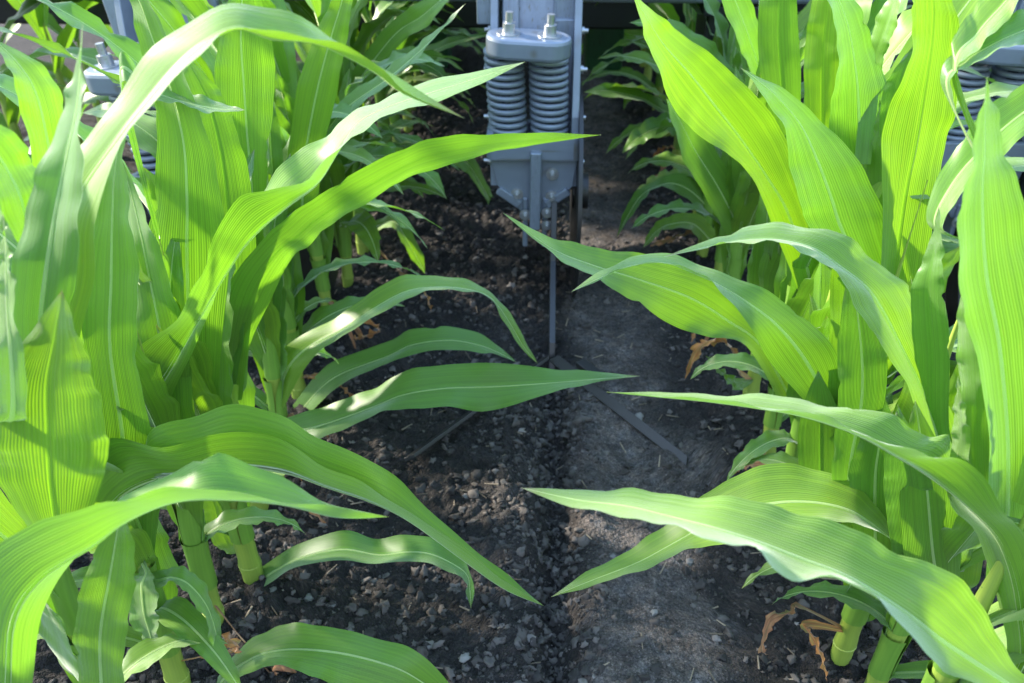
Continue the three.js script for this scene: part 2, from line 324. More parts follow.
// ------------------------------------------------------------------ corn: plants
function cornPlant(x, z, h, label, group, fine = true) {
  const y0 = soilShape(x, z) - 0.004;
  const p = { x, z, h, lean: V(rr(-0.05, 0.05), 0, rr(-0.05, 0.05)) };
  p.group = thing('corn_plant', label, 'corn plant', [x, y0, z], group);
  p.on = y => V(x + p.lean.x * y, y0 + y, z + p.lean.z * y);
  const r0 = rr(0.0105, 0.0135), K = fine ? 14 : 8, pts = [];
  const nodes = [0.028, 0.075, 0.145, 0.235, 0.34].filter(v => v < h - 0.03);
  const R = y => r0 * (1 - 0.42 * y / h) * (1 - 0.93 * smooth(0.45, 0.95, y / h));
  for (let i = 0; i <= 36; i++) { const y = h * i / 36; pts.push([y, R(y)]); }
  const P = [], U = [], I = [];
  pts.forEach(([y, r], i) => {
    let f = 1; for (const nd of nodes) f += 0.13 * Math.exp(-(((y - nd) / 0.007) ** 2));
    for (let k = 0; k <= K; k++) { const c = k / K * 6.283; P.push(p.lean.x * y + Math.cos(c) * r * f, y, p.lean.z * y + Math.sin(c) * r * f * 0.88); U.push(k / K, y * 4); }
    if (i) for (let k = 0; k < K; k++) { const o = (i - 1) * (K + 1) + k; I.push(o, o + K + 1, o + 1, o + 1, o + K + 1, o + K + 2); }
  });
  const g = new THREE.BufferGeometry(); g.setAttribute('position', new THREE.Float32BufferAttribute(P, 3)); g.setAttribute('uv', new THREE.Float32BufferAttribute(U, 2)); g.setIndex(I); g.computeVertexNormals();
  const stalk = mesh('stalk', g, stalkMat, p.group);
  if (fine) {
    for (const nd of nodes.slice(0, 3)) { const t = new THREE.TorusGeometry(R(nd) * 1.05, 0.0009, 6, 18); t.rotateX(Math.PI / 2); t.scale(1, 1, 0.9); t.translate(p.lean.x * nd, nd, p.lean.z * nd); mesh('node_ring', t, nodeMat, stalk); }
    nodes.slice(1).filter(nd => nd < h * 0.55).forEach((nd, i) => {      // leaf sheaths that wrap the stalk between nodes, open along one side
      const top = Math.min(h, nd + rr(0.06, 0.085)), a0 = rr(0, 6), q = [], ix = [], uv = [];
      for (let j = 0; j <= 8; j++) for (let k = 0; k <= 12; k++) { const y = lerp(nd, top, j / 8), c = a0 + k / 12 * 6.2 * (1 - 0.12 * (j / 8) ** 3), r = R(y) * 1.12 + 0.0012 + 0.0022 * (j / 8) ** 4; q.push(p.lean.x * y + Math.cos(c) * r, y, p.lean.z * y + Math.sin(c) * r * 0.92); uv.push(k / 12, y * 4); if (j && k) { const o = (j - 1) * 13 + k - 1; ix.push(o, o + 13, o + 1, o + 1, o + 13, o + 14); } }
      const sg = new THREE.BufferGeometry(); sg.setAttribute('position', new THREE.Float32BufferAttribute(q, 3)); sg.setAttribute('uv', new THREE.Float32BufferAttribute(uv, 2)); sg.setIndex(ix); sg.computeVertexNormals();
      mesh('sheath', sg, sheathMat, stalk);
    });
  }
  return p;
}
// ordinary plant: leaves alternate on two sides
function wildLeaves(p, { count = 8, az = null, first = 0.07, scale = 1, kinds = null } = {}) {
  const a0 = az ?? (rr(-0.6, 0.6) + (rnd() < 0.5 ? 0 : Math.PI));
  for (let i = 0; i < count; i++) {
    const t = i / (count - 1), dir = a0 + (i % 2) * Math.PI + rr(-0.45, 0.45), y = lerp(first, p.h, Math.pow(t, 0.85));
    const kind = kinds ? kinds[i % kinds.length] : t < 0.75 ? 'mid' : 'lime';
    const inward = Math.abs(p.x) < 0.6 ? -Math.sign(p.x) * Math.cos(dir) : 0;
    const len = scale * lerp(0.26, 0.50, Math.sin(Math.min(1, t * 1.15) * 2.2)) * rr(0.85, 1.12) * (inward > 0.2 ? (p.z > -1.95 ? 0.62 : 0.9) : 1);
    archLeaf(p, y, dir, lerp(0.8, 1.45, t) + rr(-0.1, 0.06), lerp(-1.1, 0.75, t * t) + rr(-0.4, 0.3), len, scale * lerp(0.021, 0.036, Math.sin(Math.min(1, t + 0.2) * 2)) * rr(0.9, 1.1), kind, { bend: lerp(0.9, 1.6, t), swerve: rr(-0.5, 0.5), roll: rr(-0.3, 0.3) });
  }
}
// ------------------------------------------------------------------ the plants along the strip that show leaf by leaf
const left = 'corn row on the sunny side of the bare strip', right = 'corn row across the bare strip from the sun';
const L0 = cornPlant(-0.37, -0.35, 0.42, 'corn plant with one broad low blade curving over the stalk bases', left);
const L1 = cornPlant(-0.385, -0.45, 0.50, 'corn plant bearing the tall hooked blade that bends over its neighbours', left);
const L2 = cornPlant(-0.385, -0.56, 0.46, 'corn plant whose long wavy blade reaches down to the soil slot', left);
const L3 = cornPlant(-0.375, -0.65, 0.46, 'corn plant with a twisted blade, grey above and lime below', left);
const L4 = cornPlant(-0.35, -0.72, 0.48, 'corn plant with a wide ribbed upright blade and a drooping dark bottom leaf', left);
const L5 = cornPlant(-0.375, -0.84, 0.46, 'corn plant with the long lime blade pointing at the springs', left);
const L6 = cornPlant(-0.375, -0.96, 0.44, 'corn plant with three blades leaning out over the sweep blade', left);
const L7 = cornPlant(-0.385, -1.10, 0.46, 'corn plant just behind the one leaning over the sweep blade', left);
const L8 = cornPlant(-0.375, -1.30, 0.46, 'corn plant with a slim blade pointing up beside the spring cap', left);
const L9 = cornPlant(-0.37, -1.60, 0.44, 'corn plant with a dark drooping leaf level with the shank', left);
const L10 = cornPlant(-0.375, -2.0, 0.44, 'corn plant with a pale hanging leaf next to the spring bracket', left);
const Q0 = cornPlant(0.345, -0.35, 0.46, 'corn plant with a broad low grey-green blade crossing to the soil slot', right);
const R0 = cornPlant(0.345, -0.46, 0.50, 'corn plant with a large sunlit upright blade and a narrow folded blade', right);
const R1 = cornPlant(0.36, -0.56, 0.50, 'corn plant with a sun patch on its drooping blade', right);
const R2 = cornPlant(0.355, -0.63, 0.58, 'corn plant with a sunlit yellow blade near the spring end', right);
const R3 = cornPlant(0.34, -0.75, 0.54, 'corn plant with a broad upright blade with a torn tip', right);
const R4 = cornPlant(0.34, -0.85, 0.52, 'corn plant with a wide dark blade pointing at the shank foot', right);
const R5 = cornPlant(0.335, -0.95, 0.50, 'corn plant with a broad blade slanting up beside the shank', right);
const R6 = cornPlant(0.34, -1.10, 0.48, 'corn plant with a withered orange leaf at its base', right);
const R7 = cornPlant(0.34, -1.30, 0.46, 'corn plant behind the one with the withered leaf', right);
const R8 = cornPlant(0.34, -1.60, 0.42, 'corn plant with two drooping dark leaves over the soil by the shank', right);
const R9 = cornPlant(0.34, -2.0, 0.42, 'corn plant in deep shade with level dark leaves behind the shank', right);
const R10 = cornPlant(0.34, -2.5, 0.42, 'corn plant with a slender dark leaf under the tool bar', right);

// left row
traced(L0, 'lime', 0.045, -1, [0.02, 0.02, 0.0, -0.03], [[-45, 700, 28, 695, 5, 700], [-32, 585, 42, 614, 12, 625], [0, 541, 74, 560, 40, 580], [42, 524, 100, 535, 92, 548], [98, 503, 122, 500, 125, 524], [145, 492, 158, 482, 168, 505], [199, 490, 208, 452, 212, 500], [275, 497, 262, 471, 280, 505], [338, 508, 326, 501, 338, 518]], [389, 517]);
traced(L2, 'lime', 0.045, -1, [0.03, 0.02, 0.03, 0.05], [[62, 520, 132, 516, 98, 530], [80, 470, 142, 470, 118, 498], [112, 437, 150, 432, 152, 480], [165, 449, 185, 418, 192, 474], [215, 434, 232, 405, 235, 467], [270, 434, 280, 416, 285, 473], [320, 466, 322, 438, 325, 487], [368, 484, 375, 464, 372, 503], [411, 514, 418, 498, 411, 523], [465, 550, 468, 543, 463, 561], [508, 582, 512, 580, 505, 590]], [544, 606]);
traced(L6, 'mid', 0.042, 0.9, [0.03, 0.05, 0.04], [[280, 420, 284, 442], [305, 412, 306, 444], [336, 402, 337, 432], [370, 390, 374, 415], [401, 373, 403, 409], [441, 365, 448, 407], [495, 363, 488, 411], [549, 368, 549, 394], [596, 372, 590, 383]], [640, 376]);
traced(L6, 'mid', 0.036, 0.8, [0, -0.02, -0.04], [[266, 404, 284, 408], [274, 362, 300, 376], [296, 338, 318, 353], [337, 318, 340, 337], [367, 294, 374, 318], [401, 277, 407, 298], [434, 275, 433, 291], [468, 281, 462, 290], [495, 295, 488, 298], [513, 319, 504, 320], [528, 345, 519, 346]], [538, 364]);
traced(L7, 'mid', 0.036, 0.8, [0.03, 0.02, 0.02], [[290, 408, 302, 420], [316, 376, 322, 400], [342, 357, 340, 386], [390, 341, 378, 367], [414, 329, 410, 355], [448, 326, 451, 350], [481, 335, 480, 352], [503, 349, 499, 356]], [516, 362]);
traced(L5, 'lime', 0.042, -0.8, [0, 0.0, 0.0, -0.02], [[226, 392, 246, 388], [223, 336, 250, 345], [229, 286, 272, 297], [255, 247, 292, 259], [280, 225, 309, 244], [302, 205, 330, 227], [342, 180, 362, 205], [392, 154, 392, 187], [421, 141, 423, 173], [458, 136, 460, 161], [497, 133, 499, 152], [545, 133, 545, 143]], [601, 135]);
traced(L3, 'lime', 0.04, -1, [0, 0.0, 0.0, -0.03], [[130, 432, 166, 432, 152, 446], [126, 390, 172, 396, 150, 406], [133, 352, 196, 345, 172, 366], [180, 318, 216, 292, 204, 312], [200, 265, 240, 240, 236, 260], [230, 208, 250, 210, 257, 234], [265, 190, 272, 178, 289, 207], [305, 180, 300, 150, 318, 184], [336, 152, 330, 132, 340, 150], [360, 131, 352, 114, 358, 123], [390, 116, 380, 99, 386, 108], [424, 104, 417, 86, 421, 96], [475, 87, 475, 71, 475, 79]], [525, 62]);
traced(L1, 'mid', 0.043, 0.5, [0.0, 0.0, -0.02, -0.04], [[-30, 440, 40, 438], [-14, 385, 62, 385], [5, 330, 80, 338], [24, 265, 92, 290], [30, 205, 92, 246], [54, 167, 98, 205], [84, 137, 128, 140], [111, 107, 156, 97], [145, 61, 189, 61], [182, 24, 219, 37], [226, 2, 250, 30], [270, 8, 280, 31, 272, 40], [310, 25, 315, 35, 311, 43], [340, 42, 345, 48, 343, 56], [374, 60, 379, 68, 376, 74], [409, 85, 407, 92, 405, 95]], [464, 118]);
traced(L4, 'lime', 0.02, 0.5, [0, 0.02], [[120, 62, 120, 92], [150, 78, 150, 98], [182, 91, 182, 105], [215, 100, 215, 113]], [245, 110]);
traced(L1, 'lime', 0.04, 0.3, [0.03, 0.02, 0], [[4, 420, 52, 420], [10, 302, 72, 300], [20, 230, 80, 225], [37, 175, 81, 170], [61, 111, 82, 111], [72, 77, 82, 67]], [83, 23]);
traced(L2, 'mid', 0.04, -0.6, [0, -0.02, -0.04], [[50, 330, 85, 325], [38, 215, 78, 205], [25, 125, 70, 150], [14, 85, 62, 92], [4, 57, 36, 62]], [-8, 37]);
traced(L1, 'mid', 0.035, -0.6, [0, -0.02, -0.02], [[20, 300, 50, 285], [8, 225, 46, 195], [-12, 180, 34, 163], [-30, 155, 8, 127]], [-45, 110]);
traced(L1, 'lime', 0.02, 0.3, [0.05, 0.04], [[-4, 420, 26, 420], [-4, 300, 15, 300], [0, 250, 9, 250]], [3, 212]);
traced(L1, 'lime', 0.05, 0.3, [0.03, 0.045, 0.04], [[34, 540, 74, 536], [-2, 478, 103, 478], [-12, 440, 108, 440], [-6, 385, 97, 390], [20, 345, 84, 348]], [62, 290]);
traced(L2, 'mid', 0.036, 0.4, [0, 0, 0], [[95, 448, 150, 442], [84, 350, 136, 352], [82, 282, 139, 285], [92, 220, 131, 220], [104, 165, 125, 165]], [128, 100]);
traced(L3, 'lime', 0.036, 0.4, [-0.02, -0.02, -0.02], [[160, 430, 196, 430], [138, 340, 184, 330], [130, 270, 166, 272], [126, 215, 147, 215]], [121, 158]);
traced(L4, 'lime', 0.046, 0.3, [0, 0, 0.0], [[185, 432, 216, 428], [160, 350, 222, 342], [145, 262, 229, 262], [152, 205, 222, 201], [158, 140, 209, 144], [148, 80, 190, 85], [138, 35, 166, 37], [128, 0, 150, 0]], [114, -50]);
traced(L5, 'lime', 0.036, 0.3, [0, 0, 0], [[215, 400, 242, 400], [204, 270, 256, 265], [200, 185, 249, 175], [194, 120, 231, 115], [186, 85, 215, 85]], [172, 38]);
traced(L6, 'mid', 0.036, 0.3, [0, 0, 0], [[240, 280, 262, 278, 251, 280], [232, 200, 266, 192, 252, 196], [215, 132, 270, 140, 247, 132], [214, 84, 275, 88, 244, 86], [219, 40, 273, 45, 241, 42], [227, 5, 263, 5, 242, 5]], [243, -60]);
traced(L7, 'lime', 0.034, 0.3, [0, 0, 0], [[285, 235, 312, 235], [288, 155, 322, 160], [298, 85, 336, 95], [316, 32, 347, 38], [332, 0, 352, 0]], [348, -40]);
traced(L8, 'lime', 0.026, 0.5, [0, 0.05, 0.06], [[296, 160, 310, 172], [338, 104, 342, 121], [390, 66, 383, 88], [431, 34, 424, 50]], [466, 3]);
traced(L9, 'mid', 0.034, 0.5, [0, 0.05, 0.05], [[340, 90, 354, 105], [383, 30, 398, 46], [413, 6, 428, 25], [450, -16, 456, -8]], [482, -26]);
traced(L10, 'mid', 0.026, 0.5, [0, 0.05, 0.05], [[380, 85, 386, 95], [405, 58, 407, 70], [428, 46, 428, 58], [455, 36, 456, 45]], [501, 32]);
traced(L10, 'mid', 0.030, 0.7, [0.05, 0.10, 0.12], [[398, 150, 402, 166], [440, 146, 440, 162], [471, 154, 460, 168], [488, 186, 480, 190], [499, 210, 492, 213]], [508, 237]);
traced(L9, 'dark', 0.032, 0.7, [0.02, 0.08, 0.1], [[372, 222, 376, 231], [397, 213, 392, 227], [411, 232, 401, 240], [423, 255, 411, 258]], [425, 274]);
traced(L2, 'dark', 0.045, 0.9, [0, 0.02, 0.03], [[205, 694, 216, 696, 210, 694], [221, 671, 240, 678, 229, 673], [250, 641, 266, 666, 258, 656], [277, 626, 290, 668, 285, 650], [307, 624, 312, 676, 313, 650], [342, 629, 340, 688, 345, 654], [378, 639, 370, 697, 378, 662], [415, 650, 397, 704, 405, 672], [445, 678, 422, 708, 434, 690]], [462, 708]);
traced(L4, 'dark', 0.034, 0.8, [0, 0.03, 0.05], [[250, 578, 253, 592], [266, 564, 271, 582], [295, 545, 299, 567], [340, 531, 342, 560], [374, 539, 380, 563], [404, 534, 415, 562], [432, 538, 437, 566], [456, 553, 458, 575], [470, 568, 465, 583], [474, 590, 466, 592]], [471, 608]);
traced(L2, 'mid', 0.026, 0.7, [0.02, 0.04, 0.05], [[150, 572, 156, 588], [172, 567, 174, 582], [194, 572, 188, 596], [211, 598, 204, 617], [221, 630, 212, 645]], [219, 664]);
traced(L2, 'dark', 0.03, 0.6, [0.02, 0.04, 0.05], [[138, 574, 150, 570], [124, 586, 156, 588], [128, 616, 158, 612], [140, 636, 158, 632]], [154, 652]);
traced(L4, 'mid', 0.028, 0.5, [0, 0.01, 0.0], [[224, 552, 238, 545], [204, 530, 234, 515], [198, 503, 226, 498]], [192, 462]);
traced(L1, 'mid', 0.04, 0.3, [0.05, 0.06, 0.06], [[84, 705, 118, 705], [74, 640, 126, 635], [86, 572, 136, 566]], [122, 505]);
traced(L1, 'dark', 0.03, 0.3, [0.03, 0.04, 0.04], [[96, 690, 120, 695], [50, 650, 90, 690], [38, 610, 70, 640]], [34, 580]);
// right row
traced(Q0, 'mid', 0.058, 0.9, [0, 0.02, 0.0, -0.06], [[1055, 692, 1012, 708, 1030, 700], [1020, 671, 976, 684, 1000, 679], [1000, 640, 945, 672, 968, 658], [980, 600, 922, 650, 938, 638], [942, 569, 884, 602, 903, 611], [893, 549, 832, 578, 850, 578], [840, 525, 786, 577, 802, 559], [787, 508, 752, 549, 755, 541], [733, 499, 713, 539, 714, 528], [680, 494, 668, 527, 668, 516], [630, 491, 625, 515, 626, 506], [580, 489, 575, 509, 577, 500]], [522, 488]);
traced(R1, 'mid', 0.045, 0.8, [0, -0.03, -0.05, -0.03], [[912, 566, 922, 552], [882, 512, 872, 530], [850, 482, 836, 520], [800, 465, 792, 527], [752, 468, 752, 541], [708, 493, 712, 545], [671, 521, 680, 553], [635, 546, 637, 572], [589, 571, 591, 586]], [551, 597]);
traced(R0, 'lime', 0.042, -1, [0.03, 0.02, 0.0, -0.02], [[1040, 672, 1004, 656, 1018, 672], [1046, 600, 998, 600, 1018, 606], [1030, 536, 978, 540, 1002, 548], [1003, 513, 950, 498, 972, 512], [970, 461, 952, 441, 928, 477], [932, 457, 928, 436, 892, 455], [892, 445, 902, 420, 864, 439], [852, 428, 864, 409, 832, 426], [812, 414, 815, 402, 797, 416], [770, 407, 768, 396, 757, 409], [715, 401, 715, 393, 706, 402], [660, 395, 660, 393, 655, 397]], [606, 392]);
traced(R1, 'mid', 0.045, 0.7, [0, 0, -0.02, -0.03], [[962, 480, 940, 476], [958, 435, 925, 430], [944, 390, 905, 385], [928, 345, 882, 345], [921, 308, 856, 312], [902, 282, 845, 281], [872, 257, 818, 262], [838, 233, 795, 247], [791, 223, 766, 242], [747, 228, 735, 242], [714, 238, 710, 247]], [664, 257]);
traced(R3, 'mid', 0.042, 0.7, [0, 0, -0.02, -0.02], [[850, 432, 830, 440], [845, 390, 805, 402], [836, 351, 772, 365], [810, 322, 750, 328], [775, 296, 732, 303], [735, 278, 712, 281], [700, 263, 690, 271], [662, 254, 664, 261], [625, 259, 629, 267], [597, 273, 601, 279]], [571, 292]);
traced(R4, 'dark', 0.046, 0.7, [0, 0, 0.02, 0.0], [[808, 405, 786, 412], [782, 345, 746, 346], [756, 306, 708, 337], [715, 272, 670, 324], [653, 256, 627, 297], [600, 248, 588, 274], [554, 238, 552, 254]], [503, 213]);
traced(R5, 'mid', 0.045, 0.5, [0, 0, 0.02, 0.05], [[828, 285, 798, 290, 812, 288], [811, 219, 771, 222, 789, 216], [798, 175, 751, 176, 766, 176], [781, 128, 726, 153, 740, 138], [747, 87, 697, 134, 712, 102], [714, 57, 674, 108, 690, 74], [680, 32, 654, 60, 664, 45], [655, 12, 642, 26, 648, 20]], [632, -8]);
traced(R3, 'mid', 0.044, 0.4, [0, 0, 0, 0.02], [[905, 296, 856, 300, 874, 300], [890, 232, 812, 232, 842, 230], [880, 202, 800, 205, 832, 200], [856, 158, 790, 165, 818, 162], [821, 120, 783, 127, 800, 124], [781, 88, 763, 95, 772, 92]], [741, 68]);
traced(R4, 'lime', 0.04, 0.4, [0, 0, 0], [[886, 225, 850, 240], [891, 120, 829, 140], [882, 70, 834, 90], [864, 18, 838, 38], [846, -22, 824, -12]], [828, -70]);
traced(R3, 'mid', 0.046, 0.3, [0, 0, 0.02], [[925, 285, 880, 290, 893, 285], [937, 195, 883, 205, 905, 198], [947, 141, 881, 137, 916, 145], [957, 100, 898, 88, 924, 95], [960, 45, 913, 44, 932, 44], [956, 10, 911, 8, 934, 5], [946, -22, 910, -25, 930, -24]], [938, -70]);
traced(R2, 'mid', 0.036, 0.4, [0, -0.03, -0.05], [[928, 225, 944, 230], [944, 165, 956, 202], [984, 112, 992, 166], [1024, 83, 1026, 135], [1062, 68, 1066, 104]], [1110, 70]);
traced(R2, 'lime', 0.03, 0.5, [0, -0.02, -0.04], [[942, 84, 952, 98], [970, 42, 962, 70], [1000, 20, 1002, 50], [1034, 8, 1038, 36]], [1090, 0]);
traced(R2, 'mid', 0.03, 0.5, [0, -0.04, -0.06], [[950, 68, 960, 80], [972, 10, 984, 44], [1000, -18, 1018, 4]], [1040, -50]);
traced(R0, 'mid', 0.045, 0.3, [0, 0, -0.02], [[1022, 570, 986, 570], [1050, 450, 990, 470, 1008, 460], [1050, 350, 976, 355, 1000, 352], [1038, 265, 958, 285, 986, 274], [1019, 190, 961, 210, 982, 200], [1004, 145, 971, 162], [994, 105, 981, 112]], [987, 77]);
traced(R1, 'mid', 0.034, 0.3, [0, 0, -0.01], [[924, 440, 952, 440], [914, 350, 950, 350], [911, 291, 944, 290], [926, 252, 943, 250]], [939, 206]);
traced(R0, 'lime', 0.03, 0.3, [-0.03, -0.03, -0.03], [[966, 490, 992, 490], [960, 395, 988, 395], [957, 350, 986, 355], [959, 305, 979, 310]], [969, 266]);
traced(R0, 'lime', 0.02, 0.3, [0.0, 0.0], [[950, 500, 972, 500], [952, 440, 970, 440], [954, 405, 964, 405]], [958, 376]);
traced(R1, 'mid', 0.045, 0.3, [-0.01, -0.01, -0.02], [[944, 592, 976, 584], [930, 505, 988, 500], [935, 430, 985, 425]], [962, 350]);
traced(R4, 'mid', 0.022, 0.3, [0.02, 0.02], [[874, 245, 893, 245], [866, 175, 885, 175], [874, 130, 885, 130]], [880, 99]);
traced(R7, 'mid', 0.034, 0.5, [0, 0.03, 0.03], [[785, 125, 768, 128], [768, 62, 750, 72], [760, 25, 738, 42], [746, -8, 722, 0]], [720, -40]);
traced(R6, 'lime', 0.036, 0.3, [0, 0, 0], [[776, 130, 802, 130], [759, 60, 801, 70], [760, 0, 797, 8], [770, -40, 798, -40]], [785, -90]);
traced(R5, 'mid', 0.034, 0.3, [0, 0, 0], [[808, 140, 836, 140], [804, 60, 840, 60], [814, -10, 842, -10]], [830, -80]);
traced(R4, 'lime', 0.026, 0.4, [-0.02, -0.02, -0.02], [[864, 70, 882, 70], [878, 15, 896, 25]], [908, -30]);
traced(R3, 'dark', 0.03, 0.3, [-0.06, -0.06], [[884, 165, 908, 165], [883, 92, 912, 80]], [918, 40]);
traced(R8, 'dark', 0.040, 0.7, [0, 0.04, 0.05], [[738, 226, 700, 222], [706, 190, 690, 201], [686, 173, 664, 187], [655, 180, 652, 190], [633, 195, 645, 198], [622, 218, 632, 215]], [617, 237]);
traced(R8, 'dark', 0.036, 0.7, [0.04, 0.1, 0.1], [[722, 240, 704, 248], [700, 215, 690, 230], [672, 215, 664, 230], [652, 227, 656, 238]], [643, 248]);
traced(R9, 'dark', 0.034, 0.7, [0, 0.04, 0.05], [[692, 122, 690, 134], [662, 119, 663, 129], [641, 130, 646, 137], [632, 146, 636, 148]], [625, 160]);
traced(R9, 'dark', 0.036, 0.7, [-0.05, 0, 0], [[690, 114, 688, 126], [669, 105, 669, 117], [641, 90, 641, 101], [608, 83, 608, 97]], [584, 92]);
traced(R10, 'dark', 0.034, 0.7, [0, 0.05, 0.05], [[660, 90, 660, 98], [636, 70, 636, 80], [608, 67, 610, 75]], [584, 82]);
traced(R7, 'dark', 0.042, 0.6, [0, 0.0, 0.0], [[758, 240, 730, 240], [737, 185, 705, 196], [708, 138, 685, 162], [688, 112, 674, 128]], [666, 98]);

traced(R2, 'mid', 0.034, 0.3, [0.02, 0.02, 0.0], [[835, 490, 866, 490], [838, 400, 886, 395], [838, 335, 882, 335]], [850, 262]);
traced(R2, 'mid', 0.032, 0.3, [0.03, 0.03, 0.02], [[862, 570, 890, 570], [848, 485, 902, 485], [860, 440, 900, 440]], [884, 395]);
traced(R1, 'dark', 0.032, 0.3, [0.0, 0.02, 0.02], [[902, 610, 934, 606], [888, 525, 936, 518], [884, 465, 926, 462]], [898, 405]);
traced(R3, 'mid', 0.034, 0.3, [0.02, 0.02, 0.02], [[808, 530, 836, 528], [798, 455, 842, 452], [802, 410, 838, 410]], [818, 370]);
traced(R1, 'mid', 0.036, 0.3, [0.02, 0.02, 0.02], [[925, 620, 955, 615], [905, 560, 960, 540], [900, 470, 950, 470]], [915, 400]);
traced(R2, 'dark', 0.030, 0.6, [0.0, 0.03, 0.04], [[868, 600, 876, 618], [906, 552, 905, 580], [880, 540, 870, 560]], [842, 600]);

// lower and far-side leaves of those plants, away from the bare strip
const outward = { '-1': Math.PI, '1': 0 };
for (const p of [L0, L1, L2, L3, L4, L5, L6, L7, Q0, R0, R1, R2, R3, R4, R5, R6]) {
  const o = outward[Math.sign(p.x)];
  archLeaf(p, 0.07, o + rr(-0.8, 0.8), 0.7, -0.9, rr(0.22, 0.30), 0.019, 'dark');
  archLeaf(p, 0.13, o + Math.PI + rr(-0.9, 0.9), 1.05, -1.3, rr(0.13, 0.18), 0.017, 'dark', { bend: 0.8 });
  for (const y of [0.20, 0.28]) archLeaf(p, y, o + rr(-0.8, 0.8), 1.1, -0.5, rr(0.36, 0.46), 0.032, 'mid');
  if (![R1, R2, R3, L1, L2, L3, L4].includes(p)) archLeaf(p, p.h * 0.85, o + rr(-0.9, 0.9), 1.3, 0.2, rr(0.34, 0.44), 0.035, 'mid', { bend: 1.5 });
}
for (const p of [L7, L8, R6, R7]) for (let i = 0; i < 5; i++) archLeaf(p, 0.16 + 0.07 * i, (p.x < 0 ? Math.PI : 0) + (i % 2 ? 1 : -1) * rr(0.2, 1.3), rr(1.15, 1.4), rr(-0.6, 0.6), rr(0.34, 0.48), rr(0.028, 0.036), i < 2 ? 'mid' : 'lime', { bend: 1.4 });
for (const p of [L9, L10, R8, R9, R10]) wildLeaves(p, { count: 7, az: (p.x < 0 ? Math.PI : 0) + rr(-0.3, 0.3), first: 0.06, scale: 0.92 });

// steep inner leaves that hide the stalks
for (const p of [L2, L3, L4, L5, L6, L7, L8, L9, L6, L7, L8, R1, R2, R3, R4, R5, R6, R7, R8, R6, R7]) for (let i = 0; i < 4; i++)
  archLeaf(p, 0.09 + 0.055 * i, (i % 2 ? 1 : -1) * (Math.PI / 2 + rr(-0.5, 0.5)), rr(1.3, 1.45), rr(0.7, 1.2), rr(0.24, 0.34), rr(0.024, 0.031), i % 3 ? 'mid' : 'dark', { bend: 1.6, roll: rr(-0.6, 0.6), vee: 0.5 });

for (const p of [L7, L8, L9, L9, L10, L10]) for (let i = 0; i < 4; i++)
  archLeaf(p, rr(0.08, 0.34), rr(-1.0, 1.0), rr(0.9, 1.3), rr(-1.3, -0.5), rr(0.20, 0.30), rr(0.018, 0.026), 'mid', { bend: 0.9 });

// withered bottom leaves
function dryLeaf(plant, px, hw, mat, zs, label) {
  const m = px.map(([x, y], i) => at(x, y, onZ(x, y, plant.z + zs[i]))), a = [], b = [];
  const prof = s => hw * Math.pow(Math.sin(Math.PI * clamp(0.08 + 0.92 * s, 0, 1)), 0.6) + 0.0008;
  m.unshift(plant.on(0.05));
  m.forEach((p, i) => { const s = i / (m.length - 1), tw = 1.2 * Math.sin(i * 1.7 + hw * 900), side = V(0.35, Math.sin(tw), Math.cos(tw)).normalize(); a.push(p.clone().addScaledVector(side, -prof(s))); b.push(p.clone().addScaledVector(side, prof(s))); });
  const o = plant.group.position, sh = q => q.map(v => v.clone().sub(o));
  const { g } = leafGeometry(sh(m), sh(a), sh(b), { n: 34, across: 3, ruffle: hw * 0.5, cup: 0.9, freq: 6, ph: hw * 800 });
  const l = mesh('dry_leaf', g, mat, plant.group); l.userData.label = label; return l;
}
dryLeaf(R6, [[740, 372], [733, 348], [716, 339], [700, 346], [692, 360], [685, 379]], 0.010, dryMat, [0.03, 0.05, 0.06, 0.06, 0.06, 0.06], 'withered orange leaf curling down to the soil');
dryLeaf(R6, [[738, 384], [722, 372], [706, 356]], 0.010, LEAF.mid[0], [0.05, 0.06, 0.06], 'half dead leaf stub');
dryLeaf(R2, [[800, 606], [790, 612], [774, 617], [766, 630], [762, 650], [768, 655]], 0.0055, dryPale, [0.02, 0.03, 0.04, 0.05, 0.06, 0.06], 'dry brown curled leaf on the soil');
dryLeaf(R2, [[806, 624], [814, 640], [822, 660], [827, 682]], 0.005, dryMat, [0.03, 0.04, 0.05, 0.06], 'dry orange leaf strip');
dryLeaf(L8, [[365, 318], [378, 330], [362, 336], [352, 338]], 0.011, dryMat, [0.03, 0.05, 0.06, 0.06], 'withered orange leaf');
dryLeaf(L9, [[400, 272], [418, 282], [428, 298], [431, 312]], 0.008, dryMat, [0.2, 0.28, 0.3, 0.3], 'withered orange leaf tip');
dryLeaf(L2, [[236, 650], [228, 640], [222, 652]], 0.008, dryMat, [0.0, 0.02, 0.03], 'yellow dead leaf stub');
dryLeaf(L3, [[268, 672], [276, 664], [292, 668], [300, 680]], 0.007, dryPale, [0.06, 0.06, 0.06, 0.05], 'dry brown curled leaf');
dryLeaf(R8, [[690, 232], [668, 240], [650, 246]], 0.007, dryPale, [0.05, 0.1, 0.12], 'dry brown leaf');

for (const [p, n] of [[L5, 2], [L6, 2], [L7, 2], [L8, 2], [L10, 1], [R3, 1], [R4, 2], [R5, 2], [R7, 2], [R9, 2]]) for (let i = 0; i < n; i++)
  archLeaf(p, rr(0.03, 0.07), (p.x < 0 ? 0 : Math.PI) + rr(-1.1, 1.1), rr(0.2, 0.8), -1.4, rr(0.08, 0.15), rr(0.005, 0.010), 'dry', { bend: 0.7, ruffle: 0.004, cup: 0.7, twist: rr(-1.5, 1.5) }).userData.label = 'withered tan leaf at the base';

